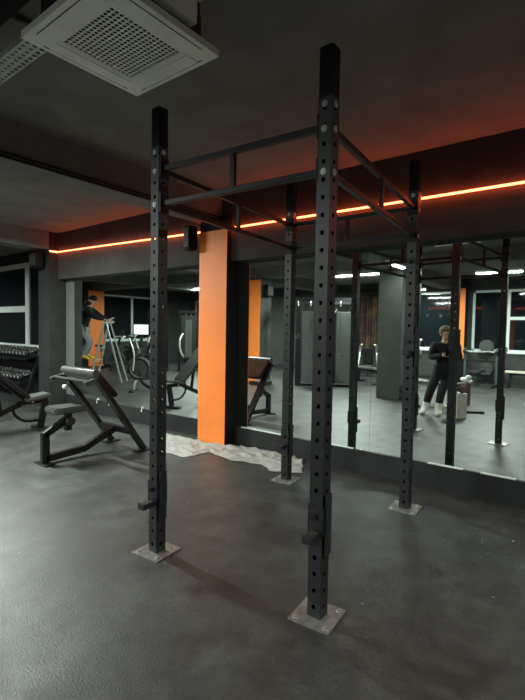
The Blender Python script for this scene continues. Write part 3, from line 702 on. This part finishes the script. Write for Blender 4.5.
# ------------------------------------------------------------------ people (skin modifier bodies)
def skinfig(name, verts, edges, m, parent=None, sub=2, extra=None, loc=None):
    """verts {key:(pos, (rx, ry))}; first key is the root"""
    keys = list(verts); me = bpy.data.meshes.new('tmp')
    me.from_pydata([verts[k_][0] for k_ in keys], [(keys.index(a), keys.index(b)) for a, b in edges], [])
    o = bpy.data.objects.new('tmp', me); COL.objects.link(o)
    o.modifiers.new('skin', 'SKIN'); 
    bm = bmesh.new(); bm.from_mesh(me); lay = bm.verts.layers.skin.verify()
    bm.verts.ensure_lookup_table()
    for i, k_ in enumerate(keys):
        rr = verts[k_][1]; rr = (rr, rr) if not isinstance(rr, tuple) else rr
        bm.verts[i][lay].radius = rr
        bm.verts[i][lay].use_root = (i == 0)
    bm.to_mesh(me); bm.free()
    sm = o.modifiers.new('sub', 'SUBSURF'); sm.levels = sub; sm.render_levels = sub
    dg = bpy.context.evaluated_depsgraph_get(); dg.update()
    me2 = bpy.data.meshes.new_from_object(o.evaluated_get(dg))
    bpy.data.objects.remove(o)
    if extra:
        bm = bmesh.new(); bm.from_mesh(me2); h = MB(); h.bm.free(); h.bm = bm; extra(h); bm.to_mesh(me2); bm.free()
    me2.materials.clear(); me2.materials.append(M[m])
    for p_ in me2.polygons: p_.use_smooth = True; p_.material_index = 0
    me2.name = name
    ob = bpy.data.objects.new(name, me2); COL.objects.link(ob)
    if parent: ob.parent = parent
    return ob
def hand_verts(V, E, wrist, d, up, key, L_=.17):
    """palm plus five bent fingers from wrist along d; up is the back of the hand"""
    d = Vector(d).normalized(); up = Vector(up).normalized(); s = d.cross(up).normalized(); w_ = Vector(V[wrist][0])
    V[key+'p'] = (w_+d*.05, (.026, .017)); E.append((wrist, key+'p'))
    for i, (o_, l_) in enumerate(((-.030, .075), (-.010, .085), (.010, .08), (.030, .062))):
        a, b, c_ = w_+d*.085+s*o_, w_+d*(.085+l_*.5)+s*o_*1.1-up*.008, w_+d*(.085+l_*.85)+s*o_*1.1-up*.034
        V[key+'f%da' % i] = (a, .0095); V[key+'f%db' % i] = (b, .0085); V[key+'f%dc' % i] = (c_, .0075)
        E += [(key+'p', key+'f%da' % i), (key+'f%da' % i, key+'f%db' % i), (key+'f%db' % i, key+'f%dc' % i)]
    sg = 1 if key[0] == 'l' else -1
    V[key+'ta'] = (w_+d*.045+s*sg*.038-up*.01, .011); V[key+'tb'] = (w_+d*.085+s*sg*.05-up*.028, .009)
    E += [(key+'p', key+'ta'), (key+'ta', key+'tb')]
def make_person(label, loc, rz, J, clothes, hairf, grp=None):
    """J joint positions in local frame: +x is forward, +y the person's left"""
    root = thing('person', label, 'person', loc, rz)
    v = lambda k_: Vector(J[k_])
    V, E = {}, []
    V['pel'] = (v('pel'), (.135, .10)); V['waist'] = (v('pel').lerp(v('chest'), .45), (.12, .09)); V['chest'] = (v('chest'), (.145, .105)); V['nb'] = (v('neck'), (.06, .055))
    V['head0'] = (v('neck').lerp(v('head'), .5), (.05, .05)); V['head'] = (v('head'), (.07, .085)); V['crown'] = (v('head')+(v('head')-v('neck')).normalized()*.085, (.06, .07))
    E += [('pel', 'waist'), ('waist', 'chest'), ('chest', 'nb'), ('nb', 'head0'), ('head0', 'head'), ('head', 'crown')]
    for s in 'lr':
        V[s+'sh'] = (v(s+'sh'), .058); V[s+'el'] = (v(s+'el'), .042); V[s+'wr'] = (v(s+'wr'), (.028, .024))
        V[s+'fm'] = (v(s+'el').lerp(v(s+'wr'), .35), .04)
        V[s+'hip'] = (v(s+'hip'), .085); V[s+'kn'] = (v(s+'kn'), .058); V[s+'cf'] = (v(s+'kn').lerp(v(s+'an'), .3), .056); V[s+'an'] = (v(s+'an'), .038)
        V[s+'he'] = (v(s+'an')+Vector((-.03, 0, -.045)), .034); V[s+'toe'] = (v(s+'toe'), (.036, .024))
        E += [('chest', s+'sh'), (s+'sh', s+'el'), (s+'el', s+'fm'), (s+'fm', s+'wr'), ('pel', s+'hip'), (s+'hip', s+'kn'), (s+'kn', s+'cf'), (s+'cf', s+'an'), (s+'an', s+'he'), (s+'an', s+'toe')]
        hand_verts(V, E, s+'wr', J[s+'hd'], J.get('hup', (0, 0, 1)), s+'h')
    hc = v('head'); fwd = Vector(J['face']).normalized(); upn = (v('head')-v('neck')).normalized(); sd = upn.cross(fwd).normalized()
    def face(h):
        h.ball(hc+fwd*.098-upn*.012, .016, (1, 1, 1.5)); 
        for s in (-1, 1): h.ball(hc+sd*s*.079-upn*.01, .022, (.8, .5, 1.2))
        h.ball(hc+fwd*.035-upn*.075, .04, (1.1, 1, .8))
    body = skinfig('body', V, E, 'skin', root, 2, face)
    for s in (-1, 1): MB().ball(hc+fwd*.088+sd*s*.031+upn*.018, .011, n=8).build('eye', 'acdark', body)
    MB().ball(hc+fwd*.084-upn*.058, .02, (.5, 1, .35), n=8, rot=Matrix((fwd, sd, upn)).transposed()).build('mouth', 'redlabel', body)
    for nm, kind, m, ks in clothes:
        V2 = {}
        grow = .028 if kind == 'top' else .018
        if kind == 'top':
            kk = ['waist', 'chest', 'pel', 'nb']; ee = [('waist', 'chest'), ('waist', 'pel'), ('chest', 'nb')]
            for s in 'lr': kk += [s+'sh', s+'el', s+'fm', s+'wr']; ee += [('chest', s+'sh'), (s+'sh', s+'el'), (s+'el', s+'fm'), (s+'fm', s+'wr')]
        elif kind == 'legs':
            kk = ['pel']; ee = []
            for s in 'lr': kk += [s+'hip', s+'kn', s+'cf', s+'an']; ee += [('pel', s+'hip'), (s+'hip', s+'kn'), (s+'kn', s+'cf'), (s+'cf', s+'an')]
        elif kind == 'shoe':
            for s in 'lr':
                W_ = {s+'an': (V[s+'an'][0]+Vector((0, 0, .0)), .048), s+'he': (V[s+'he'][0], .044), s+'toe': (V[s+'toe'][0]+(V[s+'toe'][0]-V[s+'an'][0]).normalized()*.03, (.056, .044))}
                if ks: W_[s+'cf2'] = (V[s+'cf'][0].lerp(V[s+'an'][0], .25), .080)
                ed = [(s+'an', s+'he'), (s+'an', s+'toe')]+([(s+'an', s+'cf2')] if ks else [])
                skinfig(nm, W_, ed, m, root, 2)
            continue
        for k_ in kk:
            r_ = V[k_][1]; r_ = r_ if isinstance(r_, tuple) else (r_, r_)
            g = grow*(1.0 if k_[1:] != 'wr' else .6)
            V2[k_] = (V[k_][0], (r_[0]+g, r_[1]+g))
        if kind == 'top': # stop at the wrist, drop hem below the pelvis, open neck
            V2['pel'] = (V['pel'][0]-Vector((0, 0, .04)), (.175, .14)); V2['nb'] = (V['nb'][0]-upn*.02, (.075, .068))
        skinfig(nm, V2, ee, m, root, 2)
    hairf(root, hc, fwd, sd, upn)
    return root
def Rh(fwd, sd, upn): return Matrix((fwd, sd, upn)).transposed()
def beanie(root, hc, fwd, sd, upn):
    o = MB().ball(hc+upn*.055-fwd*.012, .105, (1.0, .90, .82), rot=Rh(fwd, sd, upn)).build('beanie', 'navycloth', root, smooth=True)
    MB().torus(hc+upn*.045-fwd*.005, .092, .016, upn, n=20, k=6).build('cuff', 'darkcloth', o)
    MB().ball(hc-upn*.10-fwd*.05, .10, (.9, 1.1, .6), rot=Rh(fwd, sd, upn)).build('hood', 'navycloth', root, smooth=True)
def hair(root, hc, fwd, sd, upn):
    MB().ball(hc+upn*.040-fwd*.045, .118, (.88, .92, .98), rot=Rh(fwd, sd, upn)).ball(hc+fwd*.035+upn*.105+sd*.02, .05, (1, 1.3, .7)).build('hair', 'hair', root, smooth=True)
# person on the ladder: local +x points at the ladder
zs = .612
JP = dict(pel=(-.13, 0, zs+.83), chest=(.02, 0, zs+1.25), neck=(.07, 0, zs+1.43), head=(.13, 0, zs+1.60), face=(1, 0, -.25),
          lsh=(.03, .19, zs+1.36), rsh=(.03, -.19, zs+1.36), lel=(.24, .25, zs+1.16), rel=(.24, -.25, zs+1.16), lwr=(.47, .14, zs+1.08), rwr=(.47, -.14, zs+1.08),
          lhd=(1, -.2, -.3), rhd=(1, .2, -.3), lhip=(-.13, .09, zs+.82), rhip=(-.13, -.09, zs+.82), lkn=(.09, .12, zs+.47), rkn=(.03, -.12, zs+.46),
          lan=(-.08, .11, zs+.09), ran=(-.06, -.11, zs+.09), ltoe=(.07, .11, zs+.03), rtoe=(.09, -.11, zs+.03))
pl_ = lc+fv*(-.60)
make_person('person in black beanie and dark hoodie standing on the silver stepladder', (pl_.x, pl_.y, 0), math.atan2(-.61, .79), JP,
            [('trousers', 'legs', 'greycloth', 0), ('hoodie', 'top', 'navycloth', 0), ('shoe', 'shoe', 'yellow', 0)], beanie).scale = (1.14, 1.2, 1.0)
# standing person with folded arms and phone, facing the mirror
JW = dict(pel=(0, 0, .88), chest=(-.02, 0, 1.25), neck=(0, 0, 1.42), head=(.035, 0, 1.575), face=(1, 0, -.35),
          lsh=(-.01, .175, 1.35), rsh=(-.01, -.175, 1.35), lel=(.05, .235, 1.11), rel=(.05, -.235, 1.11), lwr=(.24, .06, 1.17), rwr=(.24, -.06, 1.16),
          lhd=(.4, -1, .15), rhd=(.3, 1, .25), hup=(1, 0, .3), lhip=(0, .09, .87), rhip=(0, -.09, .87), lkn=(.07, .22, .47), rkn=(.14, .05, .48),
          lan=(.02, .30, .09), ran=(.12, .10, .09), ltoe=(.17, .36, .035), rtoe=(.27, .10, .035))
wp = make_person('person in black top and trousers with pale shoes, standing with folded arms and looking down', (-2.415, .235, 0), PI/2-.45, JW,
            [('trousers', 'legs', 'darkcloth', 0), ('jacket', 'top', 'darkcloth', 0), ('boot', 'shoe', 'whitecloth', 1)], hair); wp.scale = (1.0, 1.06, .935)
ph = thing('phone', 'dark phone held by the standing person', 'phone', (-2.415+.31*math.cos(PI/2-.45), .235+.31*math.sin(PI/2-.45), 1.115), PI/2-.45)
MB().box((0, 0, .03), (.009, .07, .14), Matrix.Rotation(.5, 3, 'Y'), bev=.003).build('case', 'black', ph)
MB().box((-.0055, 0, .027), (.001, .062, .125), Matrix.Rotation(.5, 3, 'Y')).build('screen', 'acdark', ph)
